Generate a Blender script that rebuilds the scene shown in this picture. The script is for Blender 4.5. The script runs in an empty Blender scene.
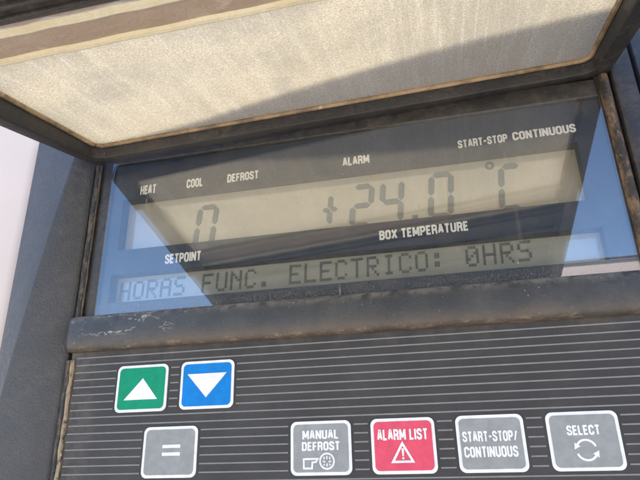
import bpy, bmesh, math
from mathutils import Vector, Matrix

U = 0.025                      # metres per layout unit (one key pitch)
sc = bpy.context.scene
col = sc.collection

# ------------------------------------------------------------------ camera
cd = bpy.data.cameras.new("camera"); cam = bpy.data.objects.new("camera", cd); col.objects.link(cam)
cd.sensor_width = 36; cd.lens = 31.45; cd.clip_start = 0.005; cd.clip_end = 500
right = Vector((0.97390363, 0.22601356, -0.02072676))
up = Vector((0.10175074, -0.35316138, 0.93001281))
back = Vector((0.20287562, -0.90785181, -0.36694219))
cpos = Vector((4.00465, -7.07511, -0.45451)) * U
cam.matrix_world = Matrix(((right.x, up.x, back.x, cpos.x), (right.y, up.y, back.y, cpos.y), (right.z, up.z, back.z, cpos.z), (0, 0, 0, 1)))
sc.camera = cam

# ------------------------------------------------------------------ sky, sun, exposure
TO_SUN = Vector((-0.35, 0.55, 0.76)).normalized()
w = bpy.data.worlds.new("World"); sc.world = w; w.use_nodes = True
nt = w.node_tree; bg = nt.nodes["Background"]
sky = nt.nodes.new("ShaderNodeTexSky"); sky.sky_type = 'NISHITA'; sky.sun_disc = False
sky.sun_elevation = math.asin(TO_SUN.z); sky.sun_rotation = math.atan2(TO_SUN.x, TO_SUN.y)
sky.air_density = 0.85; sky.dust_density = 0.1; sky.ozone_density = 4.0
nt.links.new(sky.outputs[0], bg.inputs[0]); bg.inputs[1].default_value = 0.105
sd = bpy.data.lights.new("sun", 'SUN'); sun = bpy.data.objects.new("sun", sd); col.objects.link(sun)
sd.energy = 4.0; sd.angle = math.radians(0.5); sd.color = (1, 0.93, 0.82)
sun.rotation_euler = TO_SUN.to_track_quat('Z', 'Y').to_euler(); sun.location = (0, 1, 2)
sc.view_settings.view_transform = 'Standard'; sc.view_settings.look = 'None'
sc.view_settings.exposure = 2.15; sc.view_settings.gamma = 1
sc.cycles.transparent_max_bounces = 16; sc.cycles.max_bounces = 10
sc.cycles.diffuse_bounces = 5; sc.cycles.glossy_bounces = 5

# ------------------------------------------------------------------ materials
class N:
    """Small node helper: texture coordinates are in layout units, in world space."""
    def __init__(s, name):
        s.m = bpy.data.materials.new(name); s.m.use_nodes = True
        s.t = s.m.node_tree; s.t.nodes.clear()
        s.out = s.t.nodes.new("ShaderNodeOutputMaterial")
        g = s.t.nodes.new("ShaderNodeNewGeometry")
        s.pos = s.node("ShaderNodeVectorMath", {0: g.outputs["Position"], 'Scale': 1 / U}, operation='SCALE').outputs[0]
    def node(s, kind, ins=None, **kw):
        n = s.t.nodes.new(kind)
        for k, v in kw.items(): setattr(n, k, v)
        for k, v in (ins or {}).items():
            if hasattr(v, 'is_linked'): s.t.links.new(v, n.inputs[k])
            else: n.inputs[k].default_value = v
        return n
    def scale(s, v):
        return s.node("ShaderNodeVectorMath", {0: s.pos, 1: v}, operation='MULTIPLY').outputs[0]
    def noise(s, scale, detail=4, rough=.6, vec=None, dist=0):
        return s.node("ShaderNodeTexNoise", {'Vector': vec if vec is not None else s.pos, 'Scale': scale, 'Detail': detail, 'Roughness': rough, 'Distortion': dist}).outputs[0]
    def ramp(s, f, a, b, lo=0., hi=1.):
        return s.node("ShaderNodeMapRange", {0: f, 1: a, 2: b, 3: lo, 4: hi}, interpolation_type='SMOOTHSTEP').outputs[0]
    def math(s, op, a, b):
        return s.node("ShaderNodeMath", {0: a, 1: b}, operation=op).outputs[0]
    def mix(s, f, a, b):
        n = s.t.nodes.new("ShaderNodeMix"); n.data_type = 'RGBA'
        for sock, v in ((n.inputs[0], f), (n.inputs[6], a), (n.inputs[7], b)):
            if hasattr(v, 'is_linked'): s.t.links.new(v, sock)
            else: sock.default_value = v if not isinstance(v, tuple) else (*v, 1)
        return n.outputs[2]
    def bump(s, h, strength=.3, dist=.02):
        return s.node("ShaderNodeBump", {'Height': h, 'Strength': strength, 'Distance': dist * U}).outputs[0]
    def pbr(s, color, rough=.5, spec=.5, metal=0, bump=None, coat=0, coat_rough=.05):
        ins = {'Base Color': color if not isinstance(color, tuple) else (*color, 1), 'Roughness': rough, 'Metallic': metal, 'Specular IOR Level': spec, 'Coat Weight': coat, 'Coat Roughness': coat_rough}
        if bump is not None: ins['Normal'] = bump
        b = s.node("ShaderNodeBsdfPrincipled", ins)
        return b.outputs[0]
    def done(s, sh):
        s.t.links.new(sh, s.out.inputs[0]); return s.m
    def sep(s):
        return s.node("ShaderNodeSeparateXYZ", {0: s.pos}).outputs

def plastic(name, base, dust, amount, rough=.5, grain=22, bump=.25, speck=0.):
    n = N(name)
    big = n.noise(1.3, 6, .65); fine = n.noise(9, 5, .7)
    f = n.ramp(n.math('MULTIPLY', big, fine), .18, .42, 0, amount)
    c = n.mix(f, base, dust)
    if speck:
        sp = n.ramp(n.noise(26, 2, .5), .70, .78, 0, speck)
        c = n.mix(sp, c, tuple(min(.6, x * 2 + .2) for x in dust))
    h = n.noise(grain, 3, .6)
    r = n.ramp(fine, .3, .7, rough - .08, rough + .12)
    return n.done(n.pbr(c, r, .5, 0, n.bump(h, bump, .03)))

M = {}
M['bezel'] = plastic('textured_grey_plastic', (.056, .055, .057), (.17, .16, .145), .24, .45, 30, .5)
M['frame'] = plastic('dark_frame_plastic', (.035, .035, .036), (.16, .13, .10), .35, .45, 26, .3, .25)
M['lid'] = plastic('dusty_black_lid_plastic', (.022, .022, .024), (.14, .115, .09), .26, .5, 24, .35, .3)
M['cover'] = plastic('dark_cover_plastic', (.05, .042, .038), (.20, .16, .13), .5, .5, 20, .3)
M['side'] = plastic('blue_grey_side_panel', (.038, .040, .044), (.15, .14, .13), .25, .4, 28, .3, .15)
M['mask'] = plastic('navy_black_mask', (.032, .046, .076), (.08, .10, .13), .25, .5, 20, .1)
M['cabinet_dark'] = plastic('dark_cabinet_plastic', (.05, .05, .055), (.2, .18, .15), .3)

n = N('white_cabinet_paint')
f = n.ramp(n.noise(.5, 5, .6), .35, .75, 0, .35)
M['white'] = n.done(n.pbr(n.mix(f, (.76, .635, .54), (.68, .555, .45)), .35, .5, 0, n.bump(n.noise(3, 3), .1, .02)))

n = N('concrete_ground')
f = n.noise(.02, 8, .6)
M['ground'] = n.done(n.pbr(n.mix(f, (.34, .30, .25), (.46, .41, .34)), .9, .2, 0, n.bump(n.noise(.3, 6), .3, .4)))

# keypad membrane: charcoal film, fine grain, faint scuffs
n = N('charcoal_membrane')
g1 = n.noise(60, 3, .7); big = n.noise(1.1, 6, .7)
c = n.mix(n.ramp(big, .35, .75), (.037, .035, .035), (.054, .051, .049))
c = n.mix(n.ramp(n.noise(30, 2), .71, .80, 0, .35), c, (.32, .30, .28))
px, py, pz = n.sep()
edge = n.math('MULTIPLY', n.ramp(px, -.55, -1.2), n.ramp(n.noise(3, 6, .75), .35, .7))
c = n.mix(n.math('MULTIPLY', edge, .45), c, (.20, .16, .12))
top = n.math('MULTIPLY', n.ramp(pz, .80, 1.12), n.ramp(n.noise(2.2, 6, .75), .4, .7))
c = n.mix(n.math('MULTIPLY', top, .35), c, (.18, .13, .09))
M['membrane'] = n.done(n.pbr(c, n.ramp(g1, .3, .7, .45, .6), .35, 0, n.bump(g1, .25, .02)))

def ink(name, c, var=.12, rough=.45):
    n = N(name)
    d = tuple(x * .82 for x in c)
    f = n.ramp(n.noise(7, 6, .7), .3, .7)
    cc = n.mix(f, d, c)
    cc = n.mix(n.ramp(n.noise(34, 3), .70, .78, 0, .45), cc, (.45, .42, .38))
    return n.done(n.pbr(cc, rough, .22, 0, n.bump(n.noise(50, 2), .12, .02)))
M['stripe'] = ink('printed_grey_line', (.24, .237, .235))
M['white_ink'] = ink('white_print', (.86, .87, .88))
M['legend'] = ink('display_legend_print', (.90, .90, .88))
M['grey_key'] = ink('grey_key_film', (.31, .32, .32))
M['green_key'] = ink('green_key_film', (.0, .29, .155))
M['blue_key'] = ink('blue_key_film', (.0, .215, .64))
M['red_key'] = ink('red_key_film', (.74, .085, .145))

# worn gasket: dark rubber with brown dust and scraped spots
def worn(name, base, wear, light, a=.45, b=.62, stretch=(6, 6, 1.2)):
    n = N(name)
    v = n.scale(stretch)
    f = n.ramp(n.noise(1.0, 7, .72, v), a, b)
    c = n.mix(f, base, wear)
    c = n.mix(n.ramp(n.noise(2.2, 5, .7, v), .60, .70, 0, .8), c, light)
    return n.done(n.pbr(c, .55, .4, 0, n.bump(n.noise(14, 4), .5, .04)))
M['bead_dark'] = worn('worn_dark_bead', (.030, .029, .029), (.12, .095, .065), (.36, .29, .20), .48, .62, (14, 14, 5))
M['bead_thin'] = worn('thin_scuffed_bead', (.055, .048, .040), (.17, .13, .085), (.36, .29, .20), .48, .66, (16, 16, 3))
M['bead_gold'] = worn('scuffed_tan_edge', (.06, .05, .04), (.34, .265, .17), (.66, .57, .43), .38, .52, (12, 12, 7))
M['bead_brown'] = worn('worn_brown_bead', (.036, .031, .028), (.19, .125, .078), (.40, .29, .19), .40, .62, (6, 6, 2.6))
M['seal'] = worn('dusty_brown_seal', (.17, .12, .075), (.40, .29, .17), (.60, .48, .30), .35, .62, (2, 2, 2))
M['foam'] = worn('tan_foam_strip', (.46, .355, .275), (.54, .44, .35), (.62, .53, .43), .35, .7, (1.2, 2, 2))  # tan foam; bright albedo stands in for sun shining through the strip
M['foam_edge'] = worn('yellowed_glue_bead', (.74, .66, .45), (.82, .76, .57), (.88, .84, .68), .35, .7, (1, 2.5, 2.5))  # yellow beads; pale albedo stands in for sunlight coming through them

# ridge bar: grey textured plastic with peeled pale cracks and brown dirt low down
n = N('scuffed_ridge_plastic')
px, py, pz = n.sep()
fine = n.noise(26, 4, .7)
c = n.mix(n.ramp(n.noise(1.6, 6, .7), .35, .7), (.033, .035, .038), (.060, .060, .061))
low = n.math('MULTIPLY', n.ramp(pz, 1.34, 1.10), n.ramp(n.noise(1.2, 6, .7, n.scale((.8, 1, 2))), .32, .60))
c = n.mix(n.math('MULTIPLY', low, .55), c, (.12, .088, .062))
crust = n.math('MULTIPLY', n.ramp(pz, 1.135, 1.085), n.ramp(n.noise(9, 6, .8, n.scale((.5, 1, 1))), .50, .62))
c = n.mix(n.math('MULTIPLY', crust, .42), c, (.30, .225, .155))
topd = n.math('MULTIPLY', n.ramp(pz, 1.42, 1.56), n.ramp(n.noise(5, 6, .75), .35, .65))
c = n.mix(n.math('MULTIPLY', topd, .55), c, (.34, .31, .27))
crk = n.node("ShaderNodeMath", {0: n.math('SUBTRACT', n.noise(2.3, 4, .62, n.scale((.8, 1, 1.9)), .5), .5)}, operation='ABSOLUTE').outputs[0]
crk = n.ramp(crk, .008, .002)
crk = n.math('MULTIPLY', crk, n.ramp(px, .75, -.2))
crk = n.math('MULTIPLY', crk, n.math('MULTIPLY', n.ramp(pz, 1.22, 1.30), n.ramp(n.noise(2.3, 2), .45, .55)))
c = n.mix(n.math('MULTIPLY', crk, .65), c, (.80, .74, .64))
spk = n.ramp(n.noise(15, 3, .6), .69, .75, 0, .7)
c = n.mix(spk, c, (.42, .37, .30))
M['ridge'] = n.done(n.pbr(c, n.ramp(fine, .3, .7, .35, .55), .5, 0, n.bump(fine, .35, .03)))

# display cover glass: clear sheet that mirrors lid and sky, with dust
n = N('dusty_cover_glass')
px, py, pz = n.sep()
tr = n.node("ShaderNodeBsdfTransparent", {0: (.98, .985, .98, 1)}).outputs[0]
gl = n.node("ShaderNodeBsdfGlossy", {0: (1, 1, 1, 1), 'Roughness': .012}).outputs[0]
ge = n.t.nodes.new("ShaderNodeNewGeometry")
cosv = n.node("ShaderNodeMath", {0: n.node("ShaderNodeVectorMath", {0: ge.outputs["Incoming"], 1: ge.outputs["Normal"]}, operation='DOT_PRODUCT').outputs["Value"]}, operation='ABSOLUTE').outputs[0]
fr = n.math('ADD', n.math('MULTIPLY', n.math('POWER', n.math('SUBTRACT', 1.0, cosv), 5.0), .89), .11)   # both faces alike
m1 = n.node("ShaderNodeMixShader", {0: fr, 1: tr, 2: gl}).outputs[0]
df = n.node("ShaderNodeBsdfDiffuse", {0: (.55, .50, .43, 1)}).outputs[0]
dust = n.ramp(n.noise(2.0, 8, .75), .45, .80, .002, .05)
low = n.math('MULTIPLY', n.ramp(pz, 1.85, 1.58), n.ramp(n.noise(48, 4, .75), .46, .66))
dust = n.math('ADD', dust, n.math('MULTIPLY', low, .24))
streak = n.ramp(n.noise(1.0, 3, .6, n.scale((9, 1, .35))), .60, .74, 0, .035)
speck = n.ramp(n.noise(19, 2, .5), .73, .78, 0, .45)
drip = n.math('MULTIPLY', n.ramp(n.noise(1.0, 2, .5, n.scale((17, 1, .5))), .69, .74, 0, .22), n.ramp(n.noise(1.1, 2), .5, .6))
dust = n.math('ADD', n.math('ADD', dust, drip), n.math('ADD', streak, speck))
m2 = n.node("ShaderNodeMixShader", {0: dust, 1: m1, 2: df}).outputs[0]
M['glass'] = n.done(m2)

n = N('reflective_display')
c = n.mix(n.ramp(n.noise(1.5, 3), .3, .7), (.46, .44, .37), (.52, .49, .41))
b = n.pbr(c, .4, .3)
g = n.node("ShaderNodeBsdfGlossy", {0: (.95, .95, .95, 1), 'Roughness': .05}).outputs[0]
M['screen'] = n.done(n.node("ShaderNodeMixShader", {0: .22, 1: b, 2: g}).outputs[0])
n = N('dim_text_display')
c = n.mix(n.ramp(n.noise(1.5, 3), .3, .7), (.34, .35, .315), (.385, .39, .345))
g = n.node("ShaderNodeBsdfGlossy", {0: (.95, .95, .95, 1), 'Roughness': .05}).outputs[0]
M['dim_screen'] = n.done(n.node("ShaderNodeMixShader", {0: .16, 1: n.pbr(c, .4, .3), 2: g}).outputs[0])
n = N('message_segment')
M['message'] = n.done(n.node("ShaderNodeMixShader", {0: .10, 1: n.pbr((.13, .15, .145), .4, .3), 2: n.node("ShaderNodeBsdfGlossy", {0: (.95, .95, .95, 1), 'Roughness': .05}).outputs[0]}).outputs[0])
n = N('display_segment')
M['segment'] = n.done(n.node("ShaderNodeMixShader", {0: .10, 1: n.pbr((.15, .19, .205), .4, .3), 2: n.node("ShaderNodeBsdfGlossy", {0: (.95, .95, .95, 1), 'Roughness': .05}).outputs[0]}).outputs[0])

# lid window: dirty translucent plastic that glows when the sun stands behind it
n = N('dirty_translucent_pane')
big = n.noise(.55, 7, .72, None, .8); sp = n.noise(48, 4, .8); st = n.noise(1.0, 6, .75, n.scale((7.0, .45, 1)))
c = n.mix(n.ramp(big, .3, .7), (.60, .585, .52), (.96, .885, .72))
c = n.mix(n.ramp(st, .48, .62, 0, .8), c, (.98, .925, .79))
c = n.mix(n.ramp(n.noise(1.0, 3, .5, n.scale((26, .5, 1))), .57, .66, 0, .75), c, (.98, .96, .87))
c = n.mix(n.ramp(sp, .38, .60, .85, 0), c, (.38, .355, .30))
tl = n.node("ShaderNodeBsdfTranslucent", {0: c}).outputs[0]
df = n.node("ShaderNodeBsdfDiffuse", {0: n.mix(n.ramp(sp, .4, .7), (.52, .45, .36), (.72, .64, .52))}).outputs[0]
tp = n.node("ShaderNodeBsdfTransparent", {0: (.9, .9, .86, 1)}).outputs[0]
a = n.node("ShaderNodeMixShader", {0: .54, 1: tl, 2: df}).outputs[0]
b = n.node("ShaderNodeMixShader", {0: .10, 1: a, 2: tp}).outputs[0]
gl = n.node("ShaderNodeBsdfGlossy", {0: (1, 1, 1, 1), 'Roughness': .25}).outputs[0]
M['pane'] = n.done(n.node("ShaderNodeMixShader", {0: .04, 1: b, 2: gl}).outputs[0])

# ------------------------------------------------------------------ builders (layout units in, metres out)
ORG = {}
def empty(name, at, label=None, cat=None):
    o = bpy.data.objects.new(name, None); col.objects.link(o); o.empty_display_size = .02
    o.location = Vector(at) * U; ORG[o] = Vector(at)
    if label: o['label'] = label; o['category'] = cat
    return o

def link(name, verts, faces, mat, parent=None, bevel=0, smooth=False, seg=2):
    vs = [Vector(v) for v in verts]
    lo = Vector([min(v[i] for v in vs) for i in range(3)]); hi = Vector([max(v[i] for v in vs) for i in range(3)])
    c = (lo + hi) / 2; c.z = lo.z
    me = bpy.data.meshes.new(name); me.from_pydata([(v - c) * U for v in vs], [], faces)
    bm = bmesh.new(); bm.from_mesh(me); bmesh.ops.recalc_face_normals(bm, faces=bm.faces)
    if bevel:
        es = [e for e in bm.edges if len(e.link_faces) == 2 and e.calc_face_angle(0) > .6]
        bmesh.ops.bevel(bm, geom=es, offset=bevel * U, segments=seg, affect='EDGES', profile=.5, clamp_overlap=True)
    if smooth or bevel:
        for fc in bm.faces: fc.smooth = True
        for e in bm.edges:
            if len(e.link_faces) == 2 and e.calc_face_angle(0) > .7: e.smooth = False
    bm.to_mesh(me); bm.free()
    o = bpy.data.objects.new(name, me); col.objects.link(o); me.materials.append(mat)
    ORG[o] = c
    o.location = (c - (ORG[parent] if parent else Vector((0, 0, 0)))) * U
    if parent: o.parent = parent
    return o

class G:
    """Geometry collector."""
    def __init__(s): s.v = []; s.f = []
    def add(s, v, f):
        b = len(s.v); s.v += [tuple(x) for x in v]; s.f += [tuple(i + b for i in q) for q in f]; return s
    def box(s, x0, x1, y0, y1, z0, z1):
        return s.add([(x, y, z) for x in (x0, x1) for y in (y0, y1) for z in (z0, z1)],
                     [(0, 1, 3, 2), (4, 6, 7, 5), (0, 4, 5, 1), (2, 3, 7, 6), (0, 2, 6, 4), (1, 5, 7, 3)])
    def prism(s, pts, y0, y1):            # outline in x,z
        k = len(pts)
        return s.add([(x, y0, z) for x, z in pts] + [(x, y1, z) for x, z in pts],
                     [tuple(range(k)), tuple(range(2 * k - 1, k - 1, -1))] + [(i, (i + 1) % k, k + (i + 1) % k, k + i) for i in range(k)])
    def ring(s, outer, inner, y0, y1):    # outlines with equal counts
        k = len(outer); v = [(x, y, z) for y in (y0, y1) for L in (outer, inner) for x, z in L]; f = []
        for i in range(k):
            j = (i + 1) % k
            f += [(i, j, k + j, k + i), (2 * k + i, 3 * k + i, 3 * k + j, 2 * k + j), (i, 2 * k + i, 2 * k + j, j), (k + i, k + j, 3 * k + j, 3 * k + i)]
        return s.add(v, f)
    def stroke(s, pts, wd, y0, y1, closed=False):
        k = len(pts); P = [Vector((a, b)) for a, b in pts]; L = []; Rr = []
        for i in range(k):
            a = P[i - 1] if (i or closed) else None; b = P[(i + 1) % k] if (i < k - 1 or closed) else None
            d1 = (P[i] - a).normalized() if a is not None else None; d2 = (b - P[i]).normalized() if b is not None else None
            if d1 is None: d1 = d2
            if d2 is None: d2 = d1
            t = (d1 + d2).normalized(); nn = Vector((-t.y, t.x)); m = wd / 2 / max(.35, nn.dot(Vector((-d1.y, d1.x))))
            L.append(P[i] + nn * m); Rr.append(P[i] - nn * m)
        if closed: return s.ring(L, Rr, y0, y1)
        v = [(q.x, y, q.y) for y in (y0, y1) for q in L + Rr]; f = [(0, k, 3 * k, 2 * k), (k - 1, 3 * k - 1, 4 * k - 1, 2 * k - 1)]
        for i in range(k - 1):
            f += [(i, i + 1, k + i + 1, k + i), (2 * k + i, 3 * k + i, 3 * k + i + 1, 2 * k + i + 1), (i, 2 * k + i, 2 * k + i + 1, i + 1), (k + i, k + i + 1, 3 * k + i + 1, 3 * k + i)]
        return s.add(v, f)
    def tube(s, pts, r, sides=10, cap=True):
        P = [Vector(p) for p in pts]; k = len(P); b = len(s.v)
        ref = Vector((0.31, .9, .27))
        for i, p in enumerate(P):
            t = (P[min(i + 1, k - 1)] - P[max(i - 1, 0)]).normalized()
            a = t.cross(ref).normalized(); c2 = t.cross(a)
            rr = r[i] if isinstance(r, (list, tuple)) else r
            for q in range(sides):
                an = 2 * math.pi * q / sides
                s.v.append(tuple(p + a * math.cos(an) * rr + c2 * math.sin(an) * rr))
        for i in range(k - 1):
            for q in range(sides):
                q2 = (q + 1) % sides
                s.f.append((b + i * sides + q, b + i * sides + q2, b + (i + 1) * sides + q2, b + (i + 1) * sides + q))
        if cap:
            s.f.append(tuple(b + q for q in range(sides))); s.f.append(tuple(b + (k - 1) * sides + q for q in range(sides)))
        return s
    def obj(s, name, mat, parent=None, **kw): return link(name, s.v, s.f, mat, parent, **kw)

def rrect(x0, x1, z0, z1, r, k=6):
    pts = []
    for cx, cz, a in ((x1 - r, z1 - r, 0), (x0 + r, z1 - r, 90), (x0 + r, z0 + r, 180), (x1 - r, z0 + r, 270)):
        for i in range(k + 1):
            t = math.radians(a + 90 * i / k); pts.append((cx + r * math.cos(t), cz + r * math.sin(t)))
    return pts
def circle(cx, cz, r, k=32, a0=0, a1=360):
    full = a1 - a0 >= 360
    return [(cx + r * math.cos(math.radians(a0 + (a1 - a0) * i / (k if full else k - 1))), cz + r * math.sin(math.radians(a0 + (a1 - a0) * i / (k if full else k - 1)))) for i in range(k)]

# condensed block lettering, drawn as strokes in a 1 x 2 cell
def arc_o(x0, x1, y0, y1, c=.28): return [(x0 + c, y0), (x1 - c, y0), (x1, y0 + c), (x1, y1 - c), (x1 - c, y1), (x0 + c, y1), (x0, y1 - c), (x0, y0 + c)]
C_ = .28
GLYPH = {
 'A': (1, [[(0, 0), (.38, 2), (.62, 2), (1, 0)], [(.14, .62), (.86, .62)]]),
 'B': (1, [[(0, 0), (0, 2), (.70, 2), (.95, 1.75), (.95, 1.3), (.70, 1.06), (.72, 1.0), (1, .74), (1, .26), (.74, 0), (0, 0)], [(0, 1.03), (.74, 1.03)]]),
 'C': (1, [[(1, 1.42), (1, 1.72), (.72, 2), (.28, 2), (0, 1.72), (0, .28), (.28, 0), (.72, 0), (1, .28), (1, .60)]]),
 'D': (1, [[(0, 0), (0, 2), (.68, 2), (1, 1.68), (1, .32), (.68, 0), (0, 0)]]),
 'E': (.82, [[(.9, 2), (0, 2), (0, 0), (.9, 0)], [(0, 1.02), (.78, 1.02)]]),
 'F': (.80, [[(.88, 2), (0, 2), (0, -.19)], [(0, 1.0), (.76, 1.0)]]),
 'H': (1, [[(0, -.19), (0, 2.19)], [(1, -.19), (1, 2.19)], [(0, 1.02), (1, 1.02)]]),
 'I': (0, [[(0, -.19), (0, 2.19)]]),
 'L': (.78, [[(0, 2.19), (0, 0), (.86, 0)]]),
 'M': (1.36, [[(0, -.18), (0, 2.18)], [(.06, 2.1), (.68, .3)], [(.68, .3), (1.30, 2.1)], [(1.36, -.18), (1.36, 2.18)]]),
 'N': (1.06, [[(0, -.18), (0, 2.18)], [(.04, 2.05), (1.02, -.05)], [(1.06, -.18), (1.06, 2.18)]]),
 'O': (1, [arc_o(0, 1, 0, 2) + [(.28, 0)]]),
 'P': (.96, [[(0, -.19), (0, 2), (.68, 2), (.96, 1.72), (.96, 1.16), (.68, .88), (.24, .88)]]),
 'R': (1, [[(0, -.19), (0, 2), (.70, 2), (.97, 1.73), (.97, 1.24), (.70, .98), (.24, .98)], [(.55, .98), (.80, .86), (.95, .55), (1.0, -.19)]]),
 'S': (1, [[(.98, 1.48), (.98, 1.74), (.72, 2), (.28, 2), (.02, 1.74), (.02, 1.38), (.20, 1.14), (.80, .88), (1, .62), (1, .26), (.74, 0), (.26, 0), (0, .26), (0, .56)]]),
 'T': (1, [[(-.06, 2), (1.06, 2)], [(.5, 2), (.5, -.19)]]),
 'U': (1, [[(0, 2.19), (0, .28), (.28, 0), (.72, 0), (1, .28), (1, 2.19)]]),
 'X': (1.1, [[(0, -.1), (1.1, 2.1)], [(0, 2.1), (1.1, -.1)]]),
 '-': (.56, [[(-.12, .95), (.68, .95)]]),
 '/': (.70, [[(0, -.1), (.70, 2.1)]])}
def text(name, s, x0, x1, z0, z1, y, mat, parent, wt=.50, tilt=0., depth=.006):
    g = G(); cur = 0; items = []
    for ch in s:
        if ch == ' ': cur += .85; continue
        wd, strokes = GLYPH[ch]
        items.append((cur, strokes)); cur += wd + .66
    total = cur - .66; p = wt / 2
    sx = (x1 - x0) / (total + wt); sz = (z1 - z0) / (2 + wt)
    lay = 0
    for cx, strokes in items:
        for st in strokes:
            lay += 1
            q = G().stroke(st[:-1], wt, 0, 1, True) if st[0] == st[-1] else G().stroke(st, wt, 0, 1)
            yy = y - depth - .0004 * (lay % 4)
            g.add([(x0 + (cx + p + vx) * sx, yy if vy == 0 else y, z0 + (p + vz) * sz + tilt * (cx * sx)) for vx, vy, vz in q.v], q.f)
    return g.obj(name, mat, parent)

# ------------------------------------------------------------------ setting
g = G(); n_ = 8; S = 4000
g.add([(-S, -S, -60), (S, -S, -60), (S, S, -60), (-S, S, -60)], [(0, 1, 2, 3)])
gr = g.obj('ground', M['ground']); gr['kind'] = 'structure'

cab = empty('refrigeration_cabinet', (-7, .2, -60), 'white painted cabinet wall at the far left, behind the dark display bezel', 'cabinet')
G().box(-26, -2.62, .22, 14, -60, 6.2).obj('white_door', M['white'], cab, bevel=.25, seg=4)
G().box(-2.58, 26, .62, 14, -60, 4.4).obj('body', M['cabinet_dark'], cab, bevel=.1)
prof = [(-2.3, 4.42), (-2.3, 4.83), (-1.31, 5.07), (-.35, 5.18), (.38, 5.34), (1.15, 5.64), (1.94, 5.89), (2.9, 6.13), (3.84, 6.32), (5.13, 6.46), (7, 6.52), (26, 6.55), (26, 4.42)]
G().prism(prof, .15, 4.0).obj('shadow_hood', M['cabinet_dark'], cab)  # unseen hood added above the lid, outline shaped to cast the pane's slanting shadow

# trailer parked across the yard: the display glass mirrors its roof line
tr_ = empty('parked_trailer', (340, -350, -60), 'beige box trailer mirrored low at the right end of the display glass', 'trailer')
def tb(name, mat, *a, bevel=.6):
    g = G()
    for q in a: g.box(*q)
    return g.obj(name, mat, tr_, bevel=bevel)
M['trailer'] = plastic('beige_trailer_paint', (.40, .34, .33), (.30, .26, .24), .3, .5, .5, .1)
tb('body', M['trailer'], (66, 614, -420, -322, -8, 102.2))
tb('roof_rail', M['cabinet_dark'], (66, 614, -322.5, -320, 102.3, 103.2)); tb('side_rail', M['cabinet_dark'], (66, 614, -322.4, -320, -12, -8.2))
tb('chassis', M['cabinet_dark'], (100, 600, -400, -345, -24, -9)); tb('bumper', M['cabinet_dark'], (66, 74, -415, -327, -40, -30))
tb('landing_leg', M['cabinet_dark'], (470, 478, -338, -330, -60, -9))
for cx in (130, 182, 234):
    g = G(); g.prism(circle(cx, -40, 20, 28), -340, -324); wv = g.obj('wheel', M['cabinet_dark'], tr_, bevel=1.5)
    G().prism(circle(cx, -40, 11, 24), -324.2, -323.2).obj('rim', M['white'], wv)

# ------------------------------------------------------------------ control panel
root = empty('control_panel', (2.5, .1, -3.2), 'dark grey refrigeration control panel with raised lid, display and striped keypad', 'control panel')

# left bezel: tapering facet outside a ridge, then a face falling to the keypad
def loft(name, secs, mat, **kw):
    g = G(); k = len(secs[0]); v = [p for s_ in secs for p in s_]; f = []
    for i in range(len(secs) - 1):
        for j in range(k):
            j2 = (j + 1) % k; f.append((i * k + j, i * k + j2, (i + 1) * k + j2, (i + 1) * k + j))
    f.append(tuple(range(k))); f.append(tuple(range((len(secs) - 1) * k, len(secs) * k)))
    return g.add(v, f).obj(name, mat, root, **kw)
secs = []
for z in (-3.2, -1.2, .43, .98, 1.85, 2.88, 3.6, 4.16, 4.5, 4.86):
    rx = -1.575 - .186 * (4.16 - z) + .016 * max(0, 4.16 - z) ** 2 * .6
    if z > 4.16: rx = -1.54
    secs.append([(-2.60, .60, z), (-2.60, .10, z), (rx - .012, -.235, z), (rx + .012, -.235, z), (rx * .45 - 1.39 * .55, -.12, z), (-1.40, -.02, z), (-1.345, .03, z), (-1.345, .60, z)])
loft('bezel', secs, M['bezel'], bevel=.012)
# right bezel and side panel beyond its groove
G().box(6.56, 6.845, -.06, .6, -3.2, 5.2).obj('bezel', M['frame'], root, bevel=.04)
G().box(6.885, 11, -.07, .6, -3.2, 5.6).obj('side_panel', M['side'], root, bevel=.03)

# window frame strips
fr_ = G()
fr_.box(-1.335, -1.0, .045, .60, 1.50, 4.40)
fr_.box(6.37, 6.555, .045, .60, 1.05, 4.60)
fr_.box(-.998, 6.368, .045, .60, 4.12, 4.40)
fr_.obj('window_frame', M['frame'], root, bevel=.012)
zs = [1.52 + i * .2 for i in range(14)]
G().tube([(-1.255 + .004 * math.sin(z * 7), .015, z) for z in zs], .05, 12).obj('gasket', M['bead_dark'], root, smooth=True)
G().tube([(-1.20 + .004 * math.sin(z * 9 + 1), -.0, z) for z in zs], .014, 8).obj('gasket', M['bead_thin'], root, smooth=True)
zs = [-3.1 + i * .25 for i in range(31)]
G().tube([(6.455, .01, z) for z in zs if z < 4.5], .072, 12).obj('gasket', M['bead_brown'], root, smooth=True)
zs = [-3.1 + i * .15 for i in range(28)]
G().tube([(-1.225 + .006 * math.sin(z * 11), -.012, z) for z in zs if z < 1.02], [.030 + .008 * math.sin(z * 17) for z in zs if z < 1.02], 8).obj('edge_trim', M['bead_gold'], root, smooth=True)
G().tube([(-1.29, .0, z) for z in zs if z < 1.02], .042, 8).obj('edge_trim', M['bead_dark'], root, smooth=True)

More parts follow.
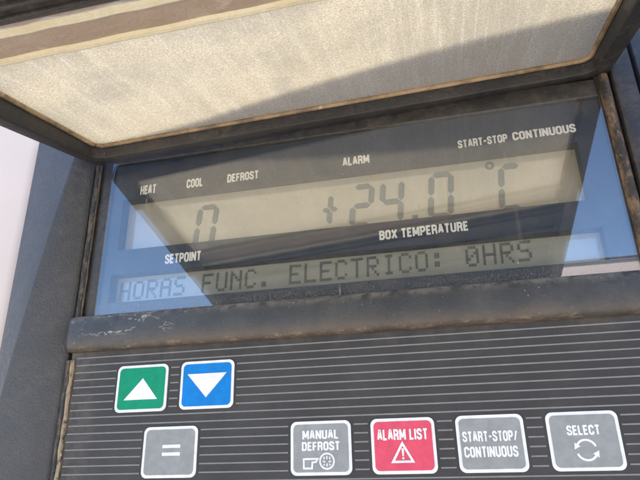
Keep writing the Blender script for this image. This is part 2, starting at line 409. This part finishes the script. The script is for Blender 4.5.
# display: mask plate with two openings, screens behind it, glass in front
DX0, DX1 = -.99, 6.36
def plate_with_holes(x0, x1, z0, z1, holes, y0, y1):
    g = G(); zc = z0
    for hx0, hx1, hz0, hz1 in holes:
        g.box(x0, x1, y0, y1, zc, hz0); g.box(x0, hx0, y0, y1, hz0, hz1); g.box(hx1, x1, y0, y1, hz0, hz1); zc = hz1
    g.box(x0, x1, y0, y1, zc, z1); return g
disp = plate_with_holes(DX0, DX1, 1.56, 4.11, [(-.86, 6.07, 1.785, 2.225), (-.80, 5.99, 2.615, 3.475)], .10, .29).obj('display', M['mask'], root)
disp['label'] = 'dark display mask with white legends around two grey screens'
G().box(DX0, DX1, .0, .028, 1.555, 4.11).obj('cover_glass', M['glass'], disp)
G().box(-.95, 6.2, .30, .33, 2.45, 3.56).obj('screen', M['screen'], disp)
G().box(-.95, 6.2, .30, .33, 1.68, 2.33).obj('screen', M['dim_screen'], disp)

# seven-segment digits
def seg_poly(a, b, w):
    a = Vector(a); b = Vector(b); t = (b - a).normalized(); nn = Vector((-t.y, t.x)) * w / 2; h = t * w / 2
    return [tuple(a), tuple(a + h + nn), tuple(b - h + nn), tuple(b), tuple(b - h - nn), tuple(a + h - nn)]
def digit(x, zt, zb, wd, segs, name='digit', sh=.11, w=.082):
    g = G(); zm = (zt + zb) / 2; e = .012
    P = lambda fx, z: (x + fx * wd + (z - zb) * sh, z)
    S_ = {'a': (P(0, zt), P(1, zt)), 'b': (P(1, zt), P(1, zm)), 'c': (P(1, zm), P(1, zb)), 'd': (P(0, zb), P(1, zb)), 'e': (P(0, zm), P(0, zb)), 'f': (P(0, zt), P(0, zm)), 'g': (P(0, zm), P(1, zm))}
    for s_ in segs:
        a, b = Vector(S_[s_][0]), Vector(S_[s_][1]); t = (b - a).normalized() * e
        g.prism(seg_poly(a + t, b - t, w), .288, .299)
    g.obj(name, M['segment'], disp)
ZT, ZB = 3.335, 2.70
digit(.385, 3.27, 2.64, .27, 'abcdef')
digit(2.83, ZT - .035, ZB - .01, .265, 'abged')
digit(3.26, ZT - .02, ZB - .01, .27, 'fgbc')
digit(3.96, ZT, ZB, .275, 'abcdef')
digit(4.925, ZT, ZB, .25, 'afed')
g = G(); g.prism(seg_poly((2.50, 2.77), (2.515, 2.975), .075), .288, .299); g.prism(seg_poly((2.52, 3.0), (2.54, 3.21), .075), .288, .299)
g.prism(seg_poly((2.405, 2.985), (2.51, 2.99), .07), .287, .298); g.prism(seg_poly((2.525, 2.99), (2.63, 2.992), .07), .287, .298); g.obj('plus_sign', M['segment'], disp)
G().box(3.705, 3.785, .288, .299, 2.69, 2.755).obj('decimal_point', M['segment'], disp)
G().ring(circle(4.845, 3.385, .062, 20), circle(4.845, 3.385, .030, 20), .288, .299).obj('degree_sign', M['segment'], disp)

# dot-matrix line
FONT = {'H': '10001 10001 10001 11111 10001 10001 10001', 'O': '01110 10001 10001 10001 10001 10001 01110', 'R': '11110 10001 10001 11110 10100 10010 10001',
 'A': '01110 10001 10001 11111 10001 10001 10001', 'S': '01111 10000 10000 01110 00001 00001 11110', 'F': '11111 10000 10000 11110 10000 10000 10000', 'U': '10001 10001 10001 10001 10001 10001 01110',
 'N': '10001 11001 10101 10011 10001 10001 10001', 'C': '01110 10001 10000 10000 10000 10001 01110', '.': '00000 00000 00000 00000 00000 01100 01100', 'E': '11111 10000 10000 11110 10000 10000 11111',
 'L': '10000 10000 10000 10000 10000 10000 11111', 'T': '11111 00100 00100 00100 00100 00100 00100', 'I': '01110 00100 00100 00100 00100 00100 01110', ':': '00000 01100 01100 00000 01100 01100 00000', '0': '01110 10001 10011 10101 11001 10001 01110'}
g = G(); dx, dz = .0345, .0415
for i, ch in enumerate('HORAS FUNC. ELECTRICO: 0HRS'):
    if ch == ' ': continue
    for r_, row in enumerate(FONT[ch].split()):
        for c_, b in enumerate(row):
            if b == '1':
                x = -.80 + i * .2245 + c_ * dx; z = 2.165 + .002 * i - r_ * dz - .045
                x += .04 * (z - 2.0)
                g.box(x, x + dx * .93, .292, .299, z, z + dz * .93)
g.obj('message_text', M['message'], disp)

for s_, x0, x1, z0, z1 in (('HEAT', -.51, -.24, 3.53, 3.69), ('COOL', .283, .556, 3.545, 3.695), ('DEFROST', .96, 1.468, 3.55, 3.69), ('ALARM', 2.772, 3.168, 3.57, 3.71),
                           ('START-STOP', 4.437, 5.112, 3.615, 3.74), ('CONTINUOUS', 5.182, 6.008, 3.625, 3.755), ('SETPOINT', .022, .602, 2.318, 2.468), ('BOX TEMPERATURE', 3.242, 4.438, 2.35, 2.487)):
    text('legend', s_, x0, x1, z0, z1, .0985, M['legend'], disp, tilt=.008)

# ridge bar between display and keypad
def ridge_sec(x, k=1.0):
    pts = []
    for i in range(15):
        a = math.pi * i / 14
        z = 1.315 + .262 * math.copysign(abs(math.cos(a)) ** .5, math.cos(a)) * (.75 + .25 * k); y = .03 - .19 * math.sin(a) ** .55 * k
        pts.append((x, y, z))
    return pts + [(x, .3, 1.06), (x, .3, 1.57)]
loft('ridge_bar', [ridge_sec(-1.33, .25), ridge_sec(-1.32, .62), ridge_sec(-1.29, .88), ridge_sec(-1.24, 1), ridge_sec(2.5), ridge_sec(6.36)], M['ridge'], smooth=True)

# keypad with printed pinstripes broken at the keys
kp = G().box(-1.26, 6.37, .0, .60, -3.2, 1.06).obj('keypad', M['membrane'], root)
W, H = .757, .62
KEYS = [('green', -.482 + .0, .8215), ('blue', .4677, .8265), ('equals', 0, 0), ('manual', 2, 0), ('alarm', 3, 0), ('start', 4, 0), ('select', 5, 0)]
g = G()
for k in range(42):
    z = .972 - .1022 * k; x = -1.17; cuts = sorted((kx - .035, kx + W + .035) for _, kx, kz in KEYS if kz - H - .012 < z < kz + .012)
    for a, b in cuts + [(6.36, 6.36)]:
        if a > x: g.box(x, a, -.005, .001, z - .0085, z + .0085)
        x = b
g.obj('pinstripes', M['stripe'], kp)

def key(kind, kx, kz, mat, label):
    B = G().prism(rrect(kx, kx + W, kz - H, kz, .075), -.016, .001).obj('button', M['white_ink'], root)
    B['label'] = label
    bw = .036
    G().prism(rrect(kx + bw, kx + W - bw, kz - H + bw, kz - bw, .055), -.021, -.0165).obj('button_face', mat, B)
    return B
Y1, Y0 = -.0255, -.0215
def at(kx, kz): return lambda fx, fz: (kx + fx * W, kz - fz * H)
B = key('green', *KEYS[0][1:], M['green_key'], 'green button with a white upward triangle')
p = at(*KEYS[0][1:]); G().prism([p(.17, .745), p(.83, .745), p(.52, .29)], Y1, Y0).obj('arrow', M['white_ink'], B)
B = key('blue', *KEYS[1][1:], M['blue_key'], 'blue button with a white downward triangle')
p = at(*KEYS[1][1:]); G().prism([p(.13, .27), p(.87, .27), p(.50, .77)], Y1, Y0).obj('arrow', M['white_ink'], B)
B = key('equals', 0, 0, M['grey_key'], 'grey button with a white equals sign')
p = at(0, 0); g = G()
for fz in (.425, .575): g.prism([p(.37, fz), p(.70, fz), p(.70, fz - .065), p(.37, fz - .065)], Y1, Y0)
g.obj('equals_sign', M['white_ink'], B)
def lines(B, kx, rows):
    for s_, a, b, zt, zb in rows:
        text('legend', s_, kx + a * W, kx + b * W, -zb * H, -zt * H, Y0, M['white_ink'], B, depth=.004)
B = key('manual', 2, 0, M['grey_key'], 'grey button lettered MANUAL DEFROST')
lines(B, 2, [('MANUAL', .20, .80, .17, .34), ('DEFROST', .19, .82, .385, .55)])
p = at(2, 0); g = G()
g.stroke([p(.22, .70), p(.45, .70), p(.42, .755), p(.36, .765), p(.355, .87), p(.22, .87)], .022, Y1, Y0, True)
g.obj('hand_symbol', M['white_ink'], B)
g = G(); cx, cz = p(.60, .745); g.ring(circle(cx, cz, .096), circle(cx, cz, .076), Y1, Y0)
for ax, az, bx, bz in ((0, .06, 0, .02), (0, -.025, 0, -.06), (-.035, .05, -.035, .02), (.035, .05, .035, .02), (-.05, 0, -.02, -.01), (.05, 0, .02, -.01), (-.035, -.03, -.035, -.05), (.035, -.03, .035, -.05)):
    g.stroke([(cx + ax, cz + az), (cx + bx, cz + bz)], .016, Y1, Y0)
g.obj('frost_symbol', M['white_ink'], B)
B = key('alarm', 3, 0, M['red_key'], 'red button lettered ALARM LIST above a warning triangle')
lines(B, 3, [('ALARM LIST', .10, .89, .20, .40)])
p = at(3, 0); g = G(); g.stroke([p(.325, .785), p(.635, .785), p(.485, .46)], .026, Y1, Y0, True)
g.prism([p(.468, .55), p(.506, .55), p(.498, .69), p(.475, .69)], Y1, Y0); g.prism(circle(p(.486, .725)[0], p(.486, .725)[1], .013, 12), Y1, Y0)
g.obj('warning_symbol', M['white_ink'], B)
B = key('start', 4, 0, M['grey_key'], 'grey button lettered START-STOP CONTINUOUS')
lines(B, 4, [('START-STOP/', .085, .89, .285, .47), ('CONTINUOUS', .09, .87, .55, .74)])
B = key('select', 5, 0, M['grey_key'], 'grey button lettered SELECT above two circling arrows')
lines(B, 5, [('SELECT', .27, .73, .235, .405)])
p = at(5, 0); cx, cz = p(.50, .655); g = G()
for a in (20, 200):
    g.stroke(circle(cx, cz, .105, 16, a, a + 125), .022, Y1, Y0)
    e = math.radians(a + 125); q = Vector((cx + .105 * math.cos(e), cz + .105 * math.sin(e))); tt = Vector((-math.sin(e), math.cos(e))); nn = Vector((math.cos(e), math.sin(e)))
    g.prism([tuple(q + nn * .036), tuple(q + tt * .065), tuple(q - nn * .036)], Y1, Y0)
g.obj('cycle_symbol', M['white_ink'], B)

# ------------------------------------------------------------------ raised lid (hinged along the top of the display)
TH = -.194; LO = Vector((0, 0, 4.313)); LX = Vector((1, .045, .06)); LD = Vector((0, -math.cos(TH), math.sin(TH))); LN = Vector((0, -math.sin(TH), -math.cos(TH)))
def lp(x, s, h): return LO + LX * x + LD * s + LN * h
class LG(G):
    def lbox(s, x0, x1, s0, s1, h0, h1):
        b = G(); b.box(x0, x1, s0, s1, h0, h1); return s.add([lp(*v) for v in b.v], b.f)
    def lring(s, outer, inner, h0, h1):          # h1 may be a function of s
        k = len(outer); v = [lp(x, q, h if not callable(h) else h(q)) for h in (h0, h1) for L in (outer, inner) for x, q in L]; f = []
        for i in range(k):
            j = (i + 1) % k
            f += [(i, j, k + j, k + i), (2 * k + i, 3 * k + i, 3 * k + j, 2 * k + j), (i, 2 * k + i, 2 * k + j, j), (k + i, k + j, 3 * k + j, 3 * k + i)]
        return s.add(v, f)
IX0, IX1, IS0, IS1 = -.994, 6.318, .436, 5.75
lid = LG().lring(rrect(-1.20, 6.56, .17, 5.95, .16), rrect(IX0, IX1, IS0, IS1, .17), -.065, lambda q: .20 + .043 * q).obj('lid', M['lid'], root, bevel=.022, seg=3)
lid['label'] = 'raised black lid frame seen from below, dusty and scuffed'
def lidpart(g, name, mat, **kw): return link(name, g.v, g.f, mat, lid, **kw)
g = LG(); g.lbox(IX0 - .06, IX1 + .06, IS0 - .06, 3.03, -.05, 0.0); lidpart(g, 'window_pane', M['pane'])
g = LG(); k = 8
path = [(IX0 + .02, 3.0)] + [(IX0 + .02, s_) for s_ in (2.4, 1.8, 1.2)] + [(IX0 + .02 + .15 * (1 - math.cos(a)), IS0 + .02 + .15 * (1 - math.sin(a))) for a in [math.pi / 2 * i / 6 for i in range(7)]]
path += [(x, IS0 + .02) for x in (0, 1, 2, 3, 4, 5)]
path += [(IX1 - .02 - .15 * (1 - math.sin(a)), IS0 + .02 + .15 * (1 - math.cos(a))) for a in [math.pi / 2 * i / 6 for i in range(7)]] + [(IX1 - .02, s_) for s_ in (1.2, 1.8, 2.4, 3.0)]
g.tube([lp(x, s_, .02) for x, s_ in path], .034, 8); lidpart(g, 'seal', M['seal'], smooth=True)
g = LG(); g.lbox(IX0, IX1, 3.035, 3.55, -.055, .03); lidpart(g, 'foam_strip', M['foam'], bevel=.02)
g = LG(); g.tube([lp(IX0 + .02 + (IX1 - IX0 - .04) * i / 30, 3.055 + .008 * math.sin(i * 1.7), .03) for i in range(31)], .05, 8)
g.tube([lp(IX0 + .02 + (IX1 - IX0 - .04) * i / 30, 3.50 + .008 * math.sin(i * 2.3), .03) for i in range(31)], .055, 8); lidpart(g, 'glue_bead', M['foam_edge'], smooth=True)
g = LG(); g.lbox(IX0 - .05, IX1 + .05, 3.60, 5.8, -.05, .03); lidpart(g, 'solid_cover', M['cover'], bevel=.01)
g = LG()
for s0, s1, h in ((3.70, 3.74, .07), (3.86, 3.92, .08), (4.35, 4.45, .10), (5.1, 5.2, .10)): g.lbox(IX0 + .01, IX1 - .01, s0, s1, .025, h)
lidpart(g, 'rib', M['frame'], bevel=.012)
g = LG()
for x in (.98,): 
    c0 = lp(x, IS0 + .006, .13); q = G().prism(circle(c0.x, c0.z, .035, 16), c0.y - .018, c0.y + .02); g.add(q.v, q.f)
lidpart(g, 'rivet', M['bead_thin'], bevel=.008)
# hinge: knuckles at the two upper corners
for x0, x1 in ((-1.36, -1.20), (6.58, 6.72)):
    g = LG(); g.lbox(x0, x1, -.02, .26, -.10, .10); lidpart(g, 'hinge', M['frame'], bevel=.04)
